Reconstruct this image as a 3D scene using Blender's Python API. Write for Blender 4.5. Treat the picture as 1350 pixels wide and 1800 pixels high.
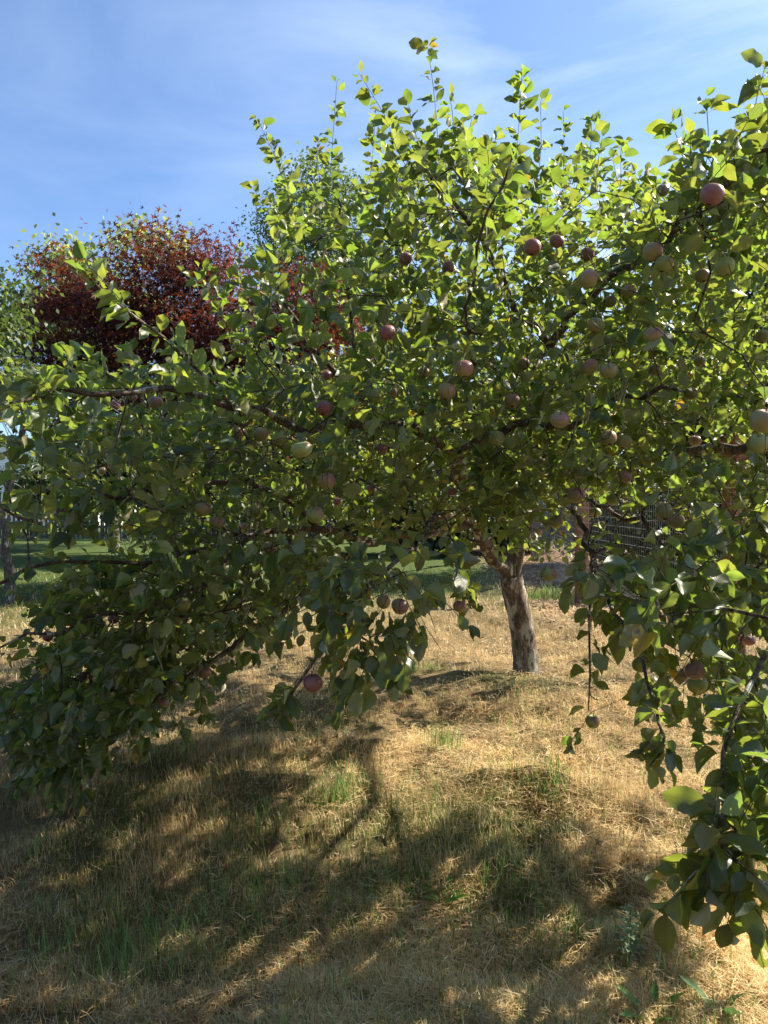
import bpy, math, random
import numpy as np
from mathutils import Vector, Matrix, Euler
random.seed(7); RNG = np.random.default_rng(11)
R = math.radians
for o in list(bpy.data.objects): bpy.data.objects.remove(o)
scn = bpy.context.scene
COL = scn.collection

# ---------------------------------------------------------------- camera
CAM_H = 1.55; PITCH = R(-1.32); F = 1300.0
cam_d = bpy.data.cameras.new('camera'); cam = bpy.data.objects.new('camera', cam_d); COL.objects.link(cam)
cam.location = (0, 0, CAM_H); cam.rotation_euler = (R(90) + PITCH, 0, 0)
cam_d.sensor_fit = 'VERTICAL'; cam_d.sensor_height = 36; cam_d.lens = 26; cam_d.clip_start = 0.05; cam_d.clip_end = 2000
scn.camera = cam

# ---------------------------------------------------------------- sky and sun
SUN_EL = R(38); SUN_H = np.array([0.905, 0.425]); SUN_H = SUN_H / np.linalg.norm(SUN_H)   # horizontal direction towards the sun
sdir = Vector((SUN_H[0] * math.cos(SUN_EL), SUN_H[1] * math.cos(SUN_EL), math.sin(SUN_EL)))
sun_d = bpy.data.lights.new('sun', 'SUN'); sun_d.energy = 5.0; sun_d.angle = R(0.55); sun_d.color = (1.0, 0.9, 0.74)
sun = bpy.data.objects.new('sun', sun_d); COL.objects.link(sun)
sun.rotation_euler = (-sdir).to_track_quat('-Z', 'Y').to_euler(); sun.location = (8, 8, 12)
w = bpy.data.worlds.new('World'); scn.world = w; w.use_nodes = True
nt = w.node_tree; nt.nodes.clear()
wo = nt.nodes.new('ShaderNodeOutputWorld'); bg = nt.nodes.new('ShaderNodeBackground'); sky = nt.nodes.new('ShaderNodeTexSky')
sky.sky_type = 'NISHITA'; sky.sun_disc = False; sky.sun_elevation = SUN_EL
sky.sun_rotation = math.atan2(SUN_H[0], SUN_H[1])
sky.air_density = 1.0; sky.dust_density = 0.6; sky.ozone_density = 3.0; sky.altitude = 100
bg.inputs['Strength'].default_value = 0.066
tc = nt.nodes.new('ShaderNodeTexCoord'); mp = nt.nodes.new('ShaderNodeMapping'); mp.inputs['Scale'].default_value = (1.3, 1.3, 4.2); mp.inputs['Rotation'].default_value = (0.25, 0.35, 0.3)
n1 = nt.nodes.new('ShaderNodeTexNoise'); n1.inputs['Scale'].default_value = 2.1; n1.inputs['Detail'].default_value = 9; n1.inputs['Roughness'].default_value = 0.55; n1.inputs['Distortion'].default_value = 0.5
cr = nt.nodes.new('ShaderNodeValToRGB'); cr.color_ramp.elements[0].position = 0.40; cr.color_ramp.elements[1].position = 0.80
cr.color_ramp.elements[0].color = (0.10, 0.10, 0.10, 1); cr.color_ramp.elements[1].color = (0.62, 0.62, 0.62, 1)
mx = nt.nodes.new('ShaderNodeMix'); mx.data_type = 'RGBA'; mx.inputs[7].default_value = (5.0, 6.2, 7.8, 1)
L = nt.links.new
L(tc.outputs['Generated'], mp.inputs['Vector']); L(mp.outputs[0], n1.inputs['Vector']); L(n1.outputs['Fac'], cr.inputs[0])
tint = nt.nodes.new('ShaderNodeMix'); tint.data_type = 'RGBA'; tint.blend_type = 'MULTIPLY'; tint.inputs[0].default_value = 1.0; tint.inputs[7].default_value = (0.84, 1.0, 1.20, 1)
L(sky.outputs[0], tint.inputs[6]); L(tint.outputs[2], mx.inputs[6])
sxw = nt.nodes.new('ShaderNodeSeparateXYZ'); L(tc.outputs['Generated'], sxw.inputs[0])
mr = nt.nodes.new('ShaderNodeMapRange'); mr.inputs['From Min'].default_value = -0.3; mr.inputs['From Max'].default_value = 0.35; mr.inputs['To Min'].default_value = 0.35; mr.inputs['To Max'].default_value = 1.7; L(sxw.outputs[0], mr.inputs['Value'])
mm = nt.nodes.new('ShaderNodeMath'); mm.operation = 'MULTIPLY'; L(cr.outputs[0], mm.inputs[0]); L(mr.outputs[0], mm.inputs[1]); L(mm.outputs[0], mx.inputs[0]); L(mx.outputs[2], bg.inputs['Color']); L(bg.outputs[0], wo.inputs[0])
scn.view_settings.view_transform = 'Standard'; scn.view_settings.look = 'None'; scn.view_settings.exposure = 1.5; scn.view_settings.gamma = 1
scn.cycles.max_bounces = 8; scn.cycles.transparent_max_bounces = 8; scn.cycles.transmission_bounces = 6; scn.cycles.diffuse_bounces = 4

# ---------------------------------------------------------------- helpers
cp, sp_ = math.cos(PITCH), math.sin(PITCH)
def at(px, py, d):
    """point of the place seen at photograph pixel px, py when it stands d metres in front of the viewpoint"""
    u = (px - 675) / F; v = (900 - py) / F
    dy = cp - sp_ * v; dz = sp_ + cp * v
    return np.array([u / dy * d, d, CAM_H + dz / dy * d])
def proj(p):
    p = np.atleast_2d(p); y = p[:, 1]; z = p[:, 2] - CAM_H
    f = y * cp + z * sp_; up = -y * sp_ + z * cp
    f = np.where(f < 0.05, 0.05, f)
    return 675 + F * p[:, 0] / f, 900 - F * up / f
def inpoly(px, py, poly):
    px = np.asarray(px, float); py = np.asarray(py, float); r = np.zeros(px.shape, bool); n = len(poly)
    for i in range(n):
        x0, y0 = poly[i]; x1, y1 = poly[(i + 1) % n]
        if y0 == y1: continue
        c = ((y0 > py) != (y1 > py)) & (px < (x1 - x0) * (py - y0) / (y1 - y0) + x0); r ^= c
    return r
_T = RNG.random((256, 256))
def vnoise(x, y, s):
    x = np.asarray(x) * s + 517.3; y = np.asarray(y) * s + 311.7; xi = np.floor(x).astype(int); yi = np.floor(y).astype(int); fx = x - xi; fy = y - yi
    fx = fx * fx * (3 - 2 * fx); fy = fy * fy * (3 - 2 * fy); a = _T[xi % 256, yi % 256]; b = _T[(xi + 1) % 256, yi % 256]; c = _T[xi % 256, (yi + 1) % 256]; d = _T[(xi + 1) % 256, (yi + 1) % 256]
    return (a * (1 - fx) + b * fx) * (1 - fy) + (c * (1 - fx) + d * fx) * fy
def gpt(px, py, z=0.0):
    d = 3.0
    for _ in range(30):
        p = at(px, py, d); d *= (CAM_H - z) / max(CAM_H - p[2], 1e-3)
    return np.array([at(px, py, d)[0], d])
BUMPS = []   # (x, y, radius x, radius y, height) of mounds and hollows in the turf
for px, py, rx, ry, h in [(930, 1440, .14, .08, -.15), (900, 1392, .34, .10, .11), (1010, 1400, .2, .12, .05), (640, 1300, .30, .10, -.05), (560, 1262, .40, .13, .06),
                          (700, 1250, .35, .12, .04), (1065, 1590, .12, .16, -.12), (1150, 1560, .2, .2, .05), (870, 1690, .16, .10, -.05), (650, 1330, .3, .1, .05),
                          (450, 1210, .6, .2, .05), (300, 1420, .5, .2, .04), (960, 1230, .5, .2, .03), (860, 1205, .3, .14, .03), (500, 1480, .3, .12, .04)]:
    g = gpt(px, py); BUMPS.append((g[0], g[1], rx, ry, h))
def ground_h(x, y):
    x = np.asarray(x, float); y = np.asarray(y, float)
    near = np.exp(-(np.clip(y - 8, 0, None) / 9) ** 2) * np.exp(-(np.clip(np.abs(x) - 7, 0, None) / 6) ** 2)
    h = (vnoise(x, y, .55) - .5) * .10 + (vnoise(x, y, 1.7) - .5) * .10 + (vnoise(x, y, 4.5) - .5) * .06 + (vnoise(x, y, 11) - .5) * .03
    for bx, by, rx, ry, bh in BUMPS: h = h + bh * np.exp(-((x - bx) / rx) ** 2 - ((y - by) / ry) ** 2)
    return h * near
def tag(o, label=None, cat=None, group=None, kind=None):
    if label: o['label'] = label
    if cat: o['category'] = cat
    if group: o['group'] = group
    if kind: o['kind'] = kind
    return o
def empty(name, loc, label, cat, group=None):
    o = bpy.data.objects.new(name, None); o.empty_display_size = .2; COL.objects.link(o); o.location = Vector([float(c) for c in loc]); return tag(o, label, cat, group)
def mesh_np(name, verts, faces_list, mat, parent=None, attrs=None, uv=None, smooth=True, mats=None, mi=None):
    """faces_list: list of int arrays (m,k), grouped by k. attrs: dict name -> (n,4) point colours"""
    me = bpy.data.meshes.new(name); verts = np.asarray(verts, np.float32)
    if parent is not None: verts = verts - np.array(parent_world(parent), np.float32)
    me.vertices.add(len(verts)); me.vertices.foreach_set('co', verts.ravel())
    fl = [np.asarray(f, np.int32) for f in faces_list if len(f)]
    loops = np.concatenate([f.ravel() for f in fl]); tot = np.concatenate([np.full(len(f), f.shape[1], np.int32) for f in fl])
    start = np.concatenate([[0], np.cumsum(tot)[:-1]]).astype(np.int32)
    me.loops.add(len(loops)); me.loops.foreach_set('vertex_index', loops)
    me.polygons.add(len(tot)); me.polygons.foreach_set('loop_start', start); me.polygons.foreach_set('loop_total', tot)
    me.polygons.foreach_set('use_smooth', np.full(len(tot), smooth, bool))
    if mi is not None: me.polygons.foreach_set('material_index', np.asarray(mi, np.int32))
    me.update(calc_edges=True)
    if attrs:
        for k, a in attrs.items():
            ca = me.color_attributes.new(k, 'FLOAT_COLOR', 'POINT'); ca.data.foreach_set('color', np.asarray(a, np.float32).ravel())
    if uv is not None:
        ul = me.uv_layers.new(name='UVMap'); ul.data.foreach_set('uv', np.asarray(uv, np.float32)[loops].ravel())
    for m in (mats or [mat]): me.materials.append(m)
    o = bpy.data.objects.new(name, me); COL.objects.link(o)
    if parent is not None: o.parent = parent
    return o
def parent_world(p):
    v = Vector((0, 0, 0))
    while p is not None: v = v + p.location; p = p.parent
    return v[:]
def norm(a): return a / np.maximum(np.linalg.norm(a, axis=-1, keepdims=True), 1e-9)
def boxes(name, bl, mat, parent=None, bev=0.0):
    """list of (centre, size, rotz) joined in one mesh"""
    V = []; Q = []
    for c, s, rz in bl:
        b = len(V); cz, sz = math.cos(rz), math.sin(rz)
        for i in (-1, 1):
            for j in (-1, 1):
                for k in (-1, 1):
                    x, y, z = i * s[0] / 2, j * s[1] / 2, k * s[2] / 2; V.append((c[0] + x * cz - y * sz, c[1] + x * sz + y * cz, c[2] + z))
        Q += [(b, b + 1, b + 3, b + 2), (b + 4, b + 6, b + 7, b + 5), (b, b + 4, b + 5, b + 1), (b + 2, b + 3, b + 7, b + 6), (b, b + 2, b + 6, b + 4), (b + 1, b + 5, b + 7, b + 3)]
    o = mesh_np(name, V, [np.array(Q)], mat, parent, smooth=False)
    if bev: m = o.modifiers.new('bevel', 'BEVEL'); m.width = bev; m.segments = 2
    return o

# ---------------------------------------------------------------- materials
def mat_new(name):
    m = bpy.data.materials.new(name); m.use_nodes = True; n = m.node_tree; n.nodes.clear(); return m, n, n.nodes.new('ShaderNodeOutputMaterial')
def nd(n, t, **k):
    x = n.nodes.new(t)
    for a, b in k.items():
        if a in x.inputs.keys() if isinstance(a, str) else False: x.inputs[a].default_value = b
        else: setattr(x, a, b)
    return x
def mixc(n, fac, a, b, mode='MIX'):
    x = n.nodes.new('ShaderNodeMix'); x.data_type = 'RGBA'; x.blend_type = mode
    for i, v in ((0, fac), (6, a), (7, b)):
        if hasattr(v, 'is_linked') or isinstance(v, bpy.types.NodeSocket): n.links.new(v, x.inputs[i])
        else: x.inputs[i].default_value = v if i == 0 else (*v, 1) if len(v) == 3 else v
    return x.outputs[2]
def noise(n, scale, detail=4, vec=None, rough=.6):
    x = n.nodes.new('ShaderNodeTexNoise'); x.inputs['Scale'].default_value = scale; x.inputs['Detail'].default_value = detail; x.inputs['Roughness'].default_value = rough
    if vec is not None: n.links.new(vec, x.inputs['Vector'])
    return x.outputs['Fac']
def ramp(n, fac, p0, p1, c0=(0, 0, 0), c1=(1, 1, 1)):
    x = n.nodes.new('ShaderNodeValToRGB'); e = x.color_ramp.elements; e[0].position = p0; e[1].position = p1; e[0].color = (*c0, 1); e[1].color = (*c1, 1); n.links.new(fac, x.inputs[0]); return x.outputs[0]
def math_(n, op, a, b=0.0):
    x = n.nodes.new('ShaderNodeMath'); x.operation = op
    for i, v in ((0, a), (1, b)):
        if isinstance(v, bpy.types.NodeSocket): n.links.new(v, x.inputs[i])
        else: x.inputs[i].default_value = v
    return x.outputs[0]

def leaf_mat(name, top, under, trans, tfac=.42, rough=.42, veins=True, spec=.5):
    """tint attribute: rgb multiplies colours, alpha = yellowing"""
    m, n, out = mat_new(name); l = n.links.new
    at_ = n.nodes.new('ShaderNodeAttribute'); at_.attribute_name = 'tint'
    geo = n.nodes.new('ShaderNodeNewGeometry'); bf = geo.outputs['Backfacing']
    c = mixc(n, bf, top, under); tr = mixc(n, 0.0, trans, trans)
    nz = noise(n, 60, 3)
    if veins:
        uv = n.nodes.new('ShaderNodeUVMap'); sx = n.nodes.new('ShaderNodeSeparateXYZ'); l(uv.outputs[0], sx.inputs[0])
        au = math_(n, 'ABSOLUTE', math_(n, 'SUBTRACT', sx.outputs[0], .5))
        ph = math_(n, 'SUBTRACT', math_(n, 'MULTIPLY', sx.outputs[1], 52.0), math_(n, 'MULTIPLY', au, 36.0))
        ve = math_(n, 'POWER', math_(n, 'ADD', math_(n, 'MULTIPLY', math_(n, 'SINE', ph), .5), .5), 8.0)
        mid = math_(n, 'LESS_THAN', au, .022)
        vv = math_(n, 'MAXIMUM', math_(n, 'MULTIPLY', ve, .55), mid)
        c = mixc(n, math_(n, 'MULTIPLY', vv, .35), c, (min(top[0] * 2.6, 1), min(top[1] * 2.0, 1), min(top[2] * 2.6, 1)))
        tr = mixc(n, math_(n, 'MULTIPLY', vv, .55), tr, (trans[0] * .55, trans[1] * .55, trans[2] * .5))
    c = mixc(n, 1.0, c, at_.outputs['Color'], 'MULTIPLY'); tr = mixc(n, 1.0, tr, at_.outputs['Color'], 'MULTIPLY')
    yf = at_.outputs['Alpha']
    sp = ramp(n, noise(n, 90, 2), .60, .66)
    c = mixc(n, math_(n, 'MULTIPLY', ramp(n, noise(n, 55, 3), .69, .72), .7), c, (.10, .055, .02)); c = mixc(n, 1.0, c, ramp(n, noise(n, 22, 3), .3, .7, (.72, .74, .7), (1.25, 1.2, 1.2)), 'MULTIPLY')
    yel = mixc(n, sp, (.62, .36, .03), (.16, .06, .015))
    c = mixc(n, yf, c, yel); tr = mixc(n, yf, tr, yel)
    p = n.nodes.new('ShaderNodeBsdfPrincipled'); p.inputs['Roughness'].default_value = rough; p.inputs['Specular IOR Level'].default_value = spec
    l(c, p.inputs['Base Color'])
    bp = n.nodes.new('ShaderNodeBump'); bp.inputs['Strength'].default_value = .2; bp.inputs['Distance'].default_value = .0015
    if veins: l(math_(n, 'SUBTRACT', nz, vv), bp.inputs['Height'])
    else: l(nz, bp.inputs['Height'])
    l(bp.outputs[0], p.inputs['Normal'])
    t = n.nodes.new('ShaderNodeBsdfTranslucent'); l(tr, t.inputs['Color'])
    ms = n.nodes.new('ShaderNodeMixShader'); ms.inputs[0].default_value = tfac; l(p.outputs[0], ms.inputs[1]); l(t.outputs[0], ms.inputs[2]); l(ms.outputs[0], out.inputs[0])
    return m
def bark_mat(name, c0, c1, c2, scale=22, lichen=.0, lc=(.42, .43, .36), zs=.3):
    m, n, out = mat_new(name); l = n.links.new
    tcn = n.nodes.new('ShaderNodeTexCoord'); mpn = n.nodes.new('ShaderNodeMapping'); mpn.inputs['Scale'].default_value = (1, 1, zs); l(tcn.outputs['Object'], mpn.inputs[0])
    v = n.nodes.new('ShaderNodeTexVoronoi'); v.inputs['Scale'].default_value = scale * 1.6; v.feature = 'DISTANCE_TO_EDGE'
    wn = n.nodes.new('ShaderNodeTexNoise'); wn.inputs['Scale'].default_value = scale; wn.inputs['Detail'].default_value = 5
    l(mpn.outputs[0], wn.inputs['Vector']); va = mixc(n, .12, mpn.outputs[0], wn.outputs['Color']); l(va, v.inputs['Vector'])
    cc = mixc(n, ramp(n, wn.outputs['Fac'], .38, .62), c0, c1); cc = mixc(n, ramp(n, v.outputs['Distance'], 0, .09), c2, cc)
    if lichen:
        ln = ramp(n, noise(n, 13, 8, mpn.outputs[0], .72), .60 - lichen * .12, .64 - lichen * .1); cc = mixc(n, ln, cc, lc)
    p = n.nodes.new('ShaderNodeBsdfPrincipled'); p.inputs['Roughness'].default_value = .9; p.inputs['Specular IOR Level'].default_value = .2; l(cc, p.inputs['Base Color'])
    bp = n.nodes.new('ShaderNodeBump'); bp.inputs['Strength'].default_value = .9; bp.inputs['Distance'].default_value = .012
    l(math_(n, 'ADD', math_(n, 'MINIMUM', v.outputs['Distance'], .12), math_(n, 'MULTIPLY', wn.outputs['Fac'], .25)), bp.inputs['Height']); l(bp.outputs[0], p.inputs['Normal']); l(p.outputs[0], out.inputs[0])
    return m
def plain_mat(name, c, rough=.8, var=.25, scale=8, bump=.2, spec=.3):
    m, n, out = mat_new(name); l = n.links.new; tcn = n.nodes.new('ShaderNodeTexCoord')
    f = noise(n, scale, 6, tcn.outputs['Object']); cc = mixc(n, ramp(n, f, .3, .7), tuple(x * (1 - var) for x in c), tuple(min(1, x * (1 + var)) for x in c))
    p = n.nodes.new('ShaderNodeBsdfPrincipled'); p.inputs['Roughness'].default_value = rough; p.inputs['Specular IOR Level'].default_value = spec; l(cc, p.inputs['Base Color'])
    bp = n.nodes.new('ShaderNodeBump'); bp.inputs['Strength'].default_value = bump; bp.inputs['Distance'].default_value = .01; l(f, bp.inputs['Height']); l(bp.outputs[0], p.inputs['Normal']); l(p.outputs[0], out.inputs[0]); return m

M_LEAF = leaf_mat('apple_leaf', (.026, .050, .020), (.20, .225, .135), (.34, .46, .05), .38, .42, True, .65)
M_MAPLE = leaf_mat('maple_leaf', (.040, .014, .017), (.055, .022, .022), (.30, .075, .03), .28, .6, False, .2)
M_BIRCH = leaf_mat('birch_leaf', (.07, .11, .04), (.13, .17, .08), (.20, .28, .05), .35, .5, False)
M_PALE = leaf_mat('pale_leaf', (.16, .21, .07), (.24, .28, .13), (.42, .5, .11), .45, .5, False)
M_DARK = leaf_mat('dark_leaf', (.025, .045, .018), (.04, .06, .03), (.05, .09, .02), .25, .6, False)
M_MID = leaf_mat('mid_leaf', (.055, .09, .025), (.09, .13, .05), (.16, .24, .04), .35, .5, False)
M_BARK = bark_mat('apple_bark', (.16, .125, .095), (.075, .055, .042), (.03, .022, .018), 22, .35)
M_TRUNK = bark_mat('apple_trunk_bark', (.26, .205, .155), (.10, .068, .05), (.04, .028, .02), 30, .62, (.44, .40, .33), .35)
M_TWIG = bark_mat('twig_bark', (.16, .12, .085), (.10, .065, .05), (.05, .035, .03), 60, .15)
M_GBARK = bark_mat('grey_bark', (.13, .12, .105), (.06, .055, .05), (.025, .02, .02), 14, .3)
M_DBARK = bark_mat('dark_bark', (.07, .055, .045), (.04, .03, .025), (.015, .012, .01), 14)

def blade_mat(name, tf=.35):
    m, n, out = mat_new(name); l = n.links.new; a = n.nodes.new('ShaderNodeAttribute'); a.attribute_name = 'tint'
    p = n.nodes.new('ShaderNodeBsdfPrincipled'); p.inputs['Roughness'].default_value = .6; p.inputs['Specular IOR Level'].default_value = .3; l(a.outputs['Color'], p.inputs['Base Color'])
    t = n.nodes.new('ShaderNodeBsdfTranslucent'); l(a.outputs['Color'], t.inputs['Color']); ms = n.nodes.new('ShaderNodeMixShader'); ms.inputs[0].default_value = tf
    l(p.outputs[0], ms.inputs[1]); l(t.outputs[0], ms.inputs[2]); l(ms.outputs[0], out.inputs[0]); return m
M_BLADE = blade_mat('grass_blade')

# ---------------------------------------------------------------- leaf templates (local: y = length, z = upper side)
def leaf_template(nx, ny, fold, curl, wave, ph, tooth=0.0, wid=.62):
    V = []; UV = []; Q = []
    for j in range(ny + 1):
        t = j / ny; half = wid / 2 * (math.sin(math.pi * min(1, t ** .93)) ** .66 if 0 < t < 1 else 0) * (1 if t < .78 else 1 - 1.6 * (t - .78))
        
        if t == 0: half = .02
        if t == 1: half = .004
        zc = -curl * (t ** 1.6)
        for i in range(nx + 1):
            s = i / nx * 2 - 1; hh = half * (1 + (tooth * (1 if j % 2 else -1) if abs(s) > .99 else 0))
            V.append((s * hh, .2 + t * .8, zc + abs(s) * hh * fold + wave * math.sin(t * 9 + ph + (2 if s < 0 else 0)) * abs(s) ** 1.5 * half * 2))
            UV.append((.5 + s * .5, t))
    for j in range(ny):
        for i in range(nx): a = j * (nx + 1) + i; Q.append((a, a + 1, a + nx + 2, a + nx + 1))
    b = len(V); V += [(-.012, 0, 0), (.012, 0, 0), (.010, .22, .0), (-.010, .22, .0)]; UV += [(.5, .0)] * 4; Q.append((b, b + 1, b + 2, b + 3))
    return np.array(V), np.array(Q), np.array(UV)
T_FINE = [leaf_template(4, 14, f, c, wv, p, .03, wd) for f, c, wv, p, wd in [(.35, .18, .07, 0, .50), (.2, .30, .10, 1, .56), (.75, .08, .09, 2, .52), (.3, -.14, .12, 3, .54), (1.1, .25, .08, 4, .60), (.1, .5, .13, 5, .48), (1.2, .35, .1, 7, .60)]]
T_MED = [leaf_template(2, 6, f, c, wv, p, .0, wd) for f, c, wv, p, wd in [(.35, .2, .08, 0, .50), (.15, .4, .12, 1, .54), (.8, .1, .1, 2, .52), (.3, -.16, .12, 3, .52), (1.2, .25, .08, 4, .6), (1.3, .35, .1, 6, .60)]]
T_TINY = [(np.array([(0, 0, 0), (.32, .45, .08), (0, 1, -.1), (-.32, .45, .08)]), np.array([(0, 1, 2, 3)]), np.array([(.5, 0), (1, .5), (.5, 1), (0, .5)]))]
def star():
    pts = [(0, 0)]; angs = [-100, -50, 0, 50, 100]; ln = [.5, .85, 1.0, .85, .5]
    for k, (a, r) in enumerate(zip(angs, ln)):
        pts.append((math.sin(R(a)) * r, math.cos(R(a)) * r))
        if k < 4: am = a + 25; pts.append((math.sin(R(am)) * .26, math.cos(R(am)) * .26))
    V = np.array([(x, y + .1, -.25 * (x * x + y * y)) for x, y in pts]); Fc = [(0, k + 1, k) for k in range(1, len(pts) - 1)]
    return V, np.array(Fc), np.array([(.5 + x * .5, .5 + y * .5) for x, y in pts])
T_STAR = [star()]
def scatter(name, mat, parent, tmpl, pos, ydir, nrm, size, tints):
    """lay many leaves into one mesh; pos/ydir/nrm (n,3), size (n), tints (n,4)"""
    n = len(pos); ydir = norm(ydir); z = nrm - (nrm * ydir).sum(1, keepdims=True) * ydir; z = norm(z); x = np.cross(ydir, z)
    which = RNG.integers(0, len(tmpl), n); VV = []; FF = []; CC = []; UU = []; b = 0
    for k, (tv, tf, tu) in enumerate(tmpl):
        s = which == k; m = int(s.sum())
        if not m: continue
        P = (tv[None, :, 0:1] * x[s][:, None] + tv[None, :, 1:2] * ydir[s][:, None] + tv[None, :, 2:3] * z[s][:, None]) * size[s][:, None, None] + pos[s][:, None]
        VV.append(P.reshape(-1, 3)); FF.append((tf[None] + (np.arange(m) * len(tv))[:, None, None] + b).reshape(-1, tf.shape[1])); b += m * len(tv)
        CC.append(np.repeat(tints[s], len(tv), 0)); UU.append(np.tile(tu, (m, 1)))
    return mesh_np(name, np.concatenate(VV), [np.concatenate(FF)], mat, parent, {'tint': np.concatenate(CC)}, np.concatenate(UU))

# ---------------------------------------------------------------- branching skeleton
class Skel:
    def __init__(s): s.P = np.zeros((90000, 3)); s.par = np.full(90000, -1, int); s.limb = np.zeros(90000, int); s.n = 0; s.load = np.zeros(90000); s.minr = np.zeros(90000)
    def add(s, p, par, limb, minr=0.0):
        i = s.n; s.P[i] = p; s.par[i] = par; s.limb[i] = limb; s.minr[i] = minr; s.n += 1; return i
    def poly(s, pts, par, limb, r0, r1, step=.10, jit=.012):
        """authored limb through pts, smoothed; returns last node"""
        if par >= 0: pts = [s.P[par]] + list(pts)
        pts = [np.array(p) for p in pts]; ext = [2 * pts[0] - pts[1]] + pts + [2 * pts[-1] - pts[-2]]; res = []
        for k in range(1, len(ext) - 2):
            p0, p1, p2, p3 = ext[k - 1:k + 3]; m = max(2, int(np.linalg.norm(p2 - p1) / step))
            for q in range(m):
                t = q / m; res.append(.5 * ((2 * p1) + (-p0 + p2) * t + (2 * p0 - 5 * p1 + 4 * p2 - p3) * t * t + (-p0 + 3 * p1 - 3 * p2 + p3) * t ** 3))
        res.append(pts[-1]); cur = par; first = True
        for k, p in enumerate(res):
            if k == 0 and par >= 0: continue
            t = k / len(res); cur = s.add(p + RNG.normal(0, jit, 3), cur, limb, r0 * (1 - t) + r1 * t)
        return cur
    def near(s, p): d = ((s.P[:s.n] - p) ** 2).sum(1); return int(d.argmin())
    def connect(s, tip, step=.11, jit=.018, sag=0.06):
        P = s.P[:s.n]; v = tip - P; d = np.linalg.norm(v, axis=1) + 1e-6
        par = np.maximum(s.par[:s.n], 0); dr = norm(P - s.P[par]); cosn = (v / d[:, None] * dr).sum(1)
        i = int((d * (1.35 - .5 * cosn)).argmin()); a = P[i].copy(); dd = d[i]
        m = max(1, int(dd / step)); lim = s.limb[i]; cur = i; d0 = dr[i] * dd * .35
        for q in range(1, m + 1):
            t = q / m; c = a + d0 * .9; p = (1 - t) ** 2 * a + 2 * t * (1 - t) * (c * .5 + (a + tip) * .25 + np.array([0, 0, sag * dd])) + t * t * tip
            if q < m: p = p + RNG.normal(0, jit, 3)
            cur = s.add(p, cur, lim)
        return cur
    def radii(s, leaf_r=.0016, e=2.25):
        n = s.n; ld = np.zeros(n); kids = np.zeros(n, int)
        for i in range(n - 1, 0, -1):
            if ld[i] == 0: ld[i] = leaf_r ** e
            if s.par[i] >= 0: ld[s.par[i]] += ld[i]; kids[s.par[i]] += 1
        s.r = np.maximum(ld ** (1 / e), s.minr[:n]); s.ld = ld; s.kids = kids
        return s.r
    def tubes(s, rmax=1e9):
        """dict limb -> (verts, quads)"""
        n = s.n; best = np.full(n, -1)
        for i in range(1, n):
            p = s.par[i]
            if p >= 0 and (best[p] < 0 or s.r[i] > s.r[best[p]]): best[p] = i
        out = {}
        for i in range(n):
            p = s.par[i]
            if p >= 0 and best[p] == i and s.limb[p] == s.limb[i]: continue
            ch = [i] if p < 0 else [p, i]
            while best[ch[-1]] >= 0 and s.limb[best[ch[-1]]] == s.limb[i]: ch.append(best[ch[-1]])
            if len(ch) < 2: continue
            V, Q = out.setdefault(s.limb[i], ([], [])); pts = s.P[ch]; rr = s.r[ch].copy()
            if p >= 0: rr[0] = min(rr[0], rr[1] * 1.15)
            rr[-1] *= .6; k = 5 if rr.max() < .006 else (7 if rr.max() < .02 else (12 if rr.max() < .06 else 28))
            tg = norm(np.gradient(pts, axis=0)); u = np.cross(tg[0], [0.3, 0.2, 1]); u = u / np.linalg.norm(u)
            ang = np.arange(k) * 2 * math.pi / k; ca, sa = np.cos(ang), np.sin(ang); b = len(V)
            for j in range(len(pts)):
                u = u - tg[j] * (u @ tg[j]); u = u / (np.linalg.norm(u) + 1e-9); w_ = np.cross(tg[j], u)
                rj = rr[j]
                if k >= 12: rj = rj * (1 + .07 * np.sin(3 * ang + j * .2) + .035 * RNG.normal(0, 1, k))
                ring = pts[j] + (ca * rj)[:, None] * u + (sa * rj)[:, None] * w_
                V.extend(ring)
                if j:
                    for q in range(k): q2 = (q + 1) % k; Q.append((b + (j - 1) * k + q, b + (j - 1) * k + q2, b + j * k + q2, b + j * k + q))
        return out

# ================================================================= GROUND
def axis(lo, hi, c, fine, n):
    a = np.arange(c[0], c[1], fine); g = []; x = c[1]; st = fine
    while x < hi: g.append(x); st *= 1.09; x += st
    g.append(hi); h = []; x = c[0] - fine; st = fine
    while x > lo: h.append(x); st *= 1.09; x -= st
    h.append(lo); return np.array(h[::-1] + list(a) + g)
gx = axis(-700, 700, (-4.5, 4.5), .03, 0); gy = axis(-60, 900, (1.6, 9.5), .03, 0)
X, Y = np.meshgrid(gx, gy); Z = ground_h(X, Y)
nx_, ny_ = len(gx), len(gy); idx = np.arange(nx_ * ny_).reshape(ny_, nx_)
Q = np.stack([idx[:-1, :-1], idx[:-1, 1:], idx[1:, 1:], idx[1:, :-1]], -1).reshape(-1, 4)
def zones(x, y):
    """green lawn amount, bare soil / wood chip amount"""
    n_ = (vnoise(x, y, .8) - .5) * 2.0
    green = 1 / (1 + np.exp(-(y + .35 * np.clip(-x - 1, -2, 6) - 10.2 + n_) * 1.4))
    green = np.maximum(green, np.clip((vnoise(x, y, 1.6) - .62) * 3.0, 0, .6))
    chips = 1 / (1 + np.exp(-((x - 2.2 - .05 * (y - 8)) * 3 + n_))) * 1 / (1 + np.exp(-(y - 8.6) * 2.5)) * (1 / (1 + np.exp((y - 22))))
    return np.clip(green * (1 - chips), 0, 1), chips
gz, cz_ = zones(X.ravel(), Y.ravel())
zc = np.stack([gz, cz_, np.zeros_like(gz), np.ones_like(gz)], 1)
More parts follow.
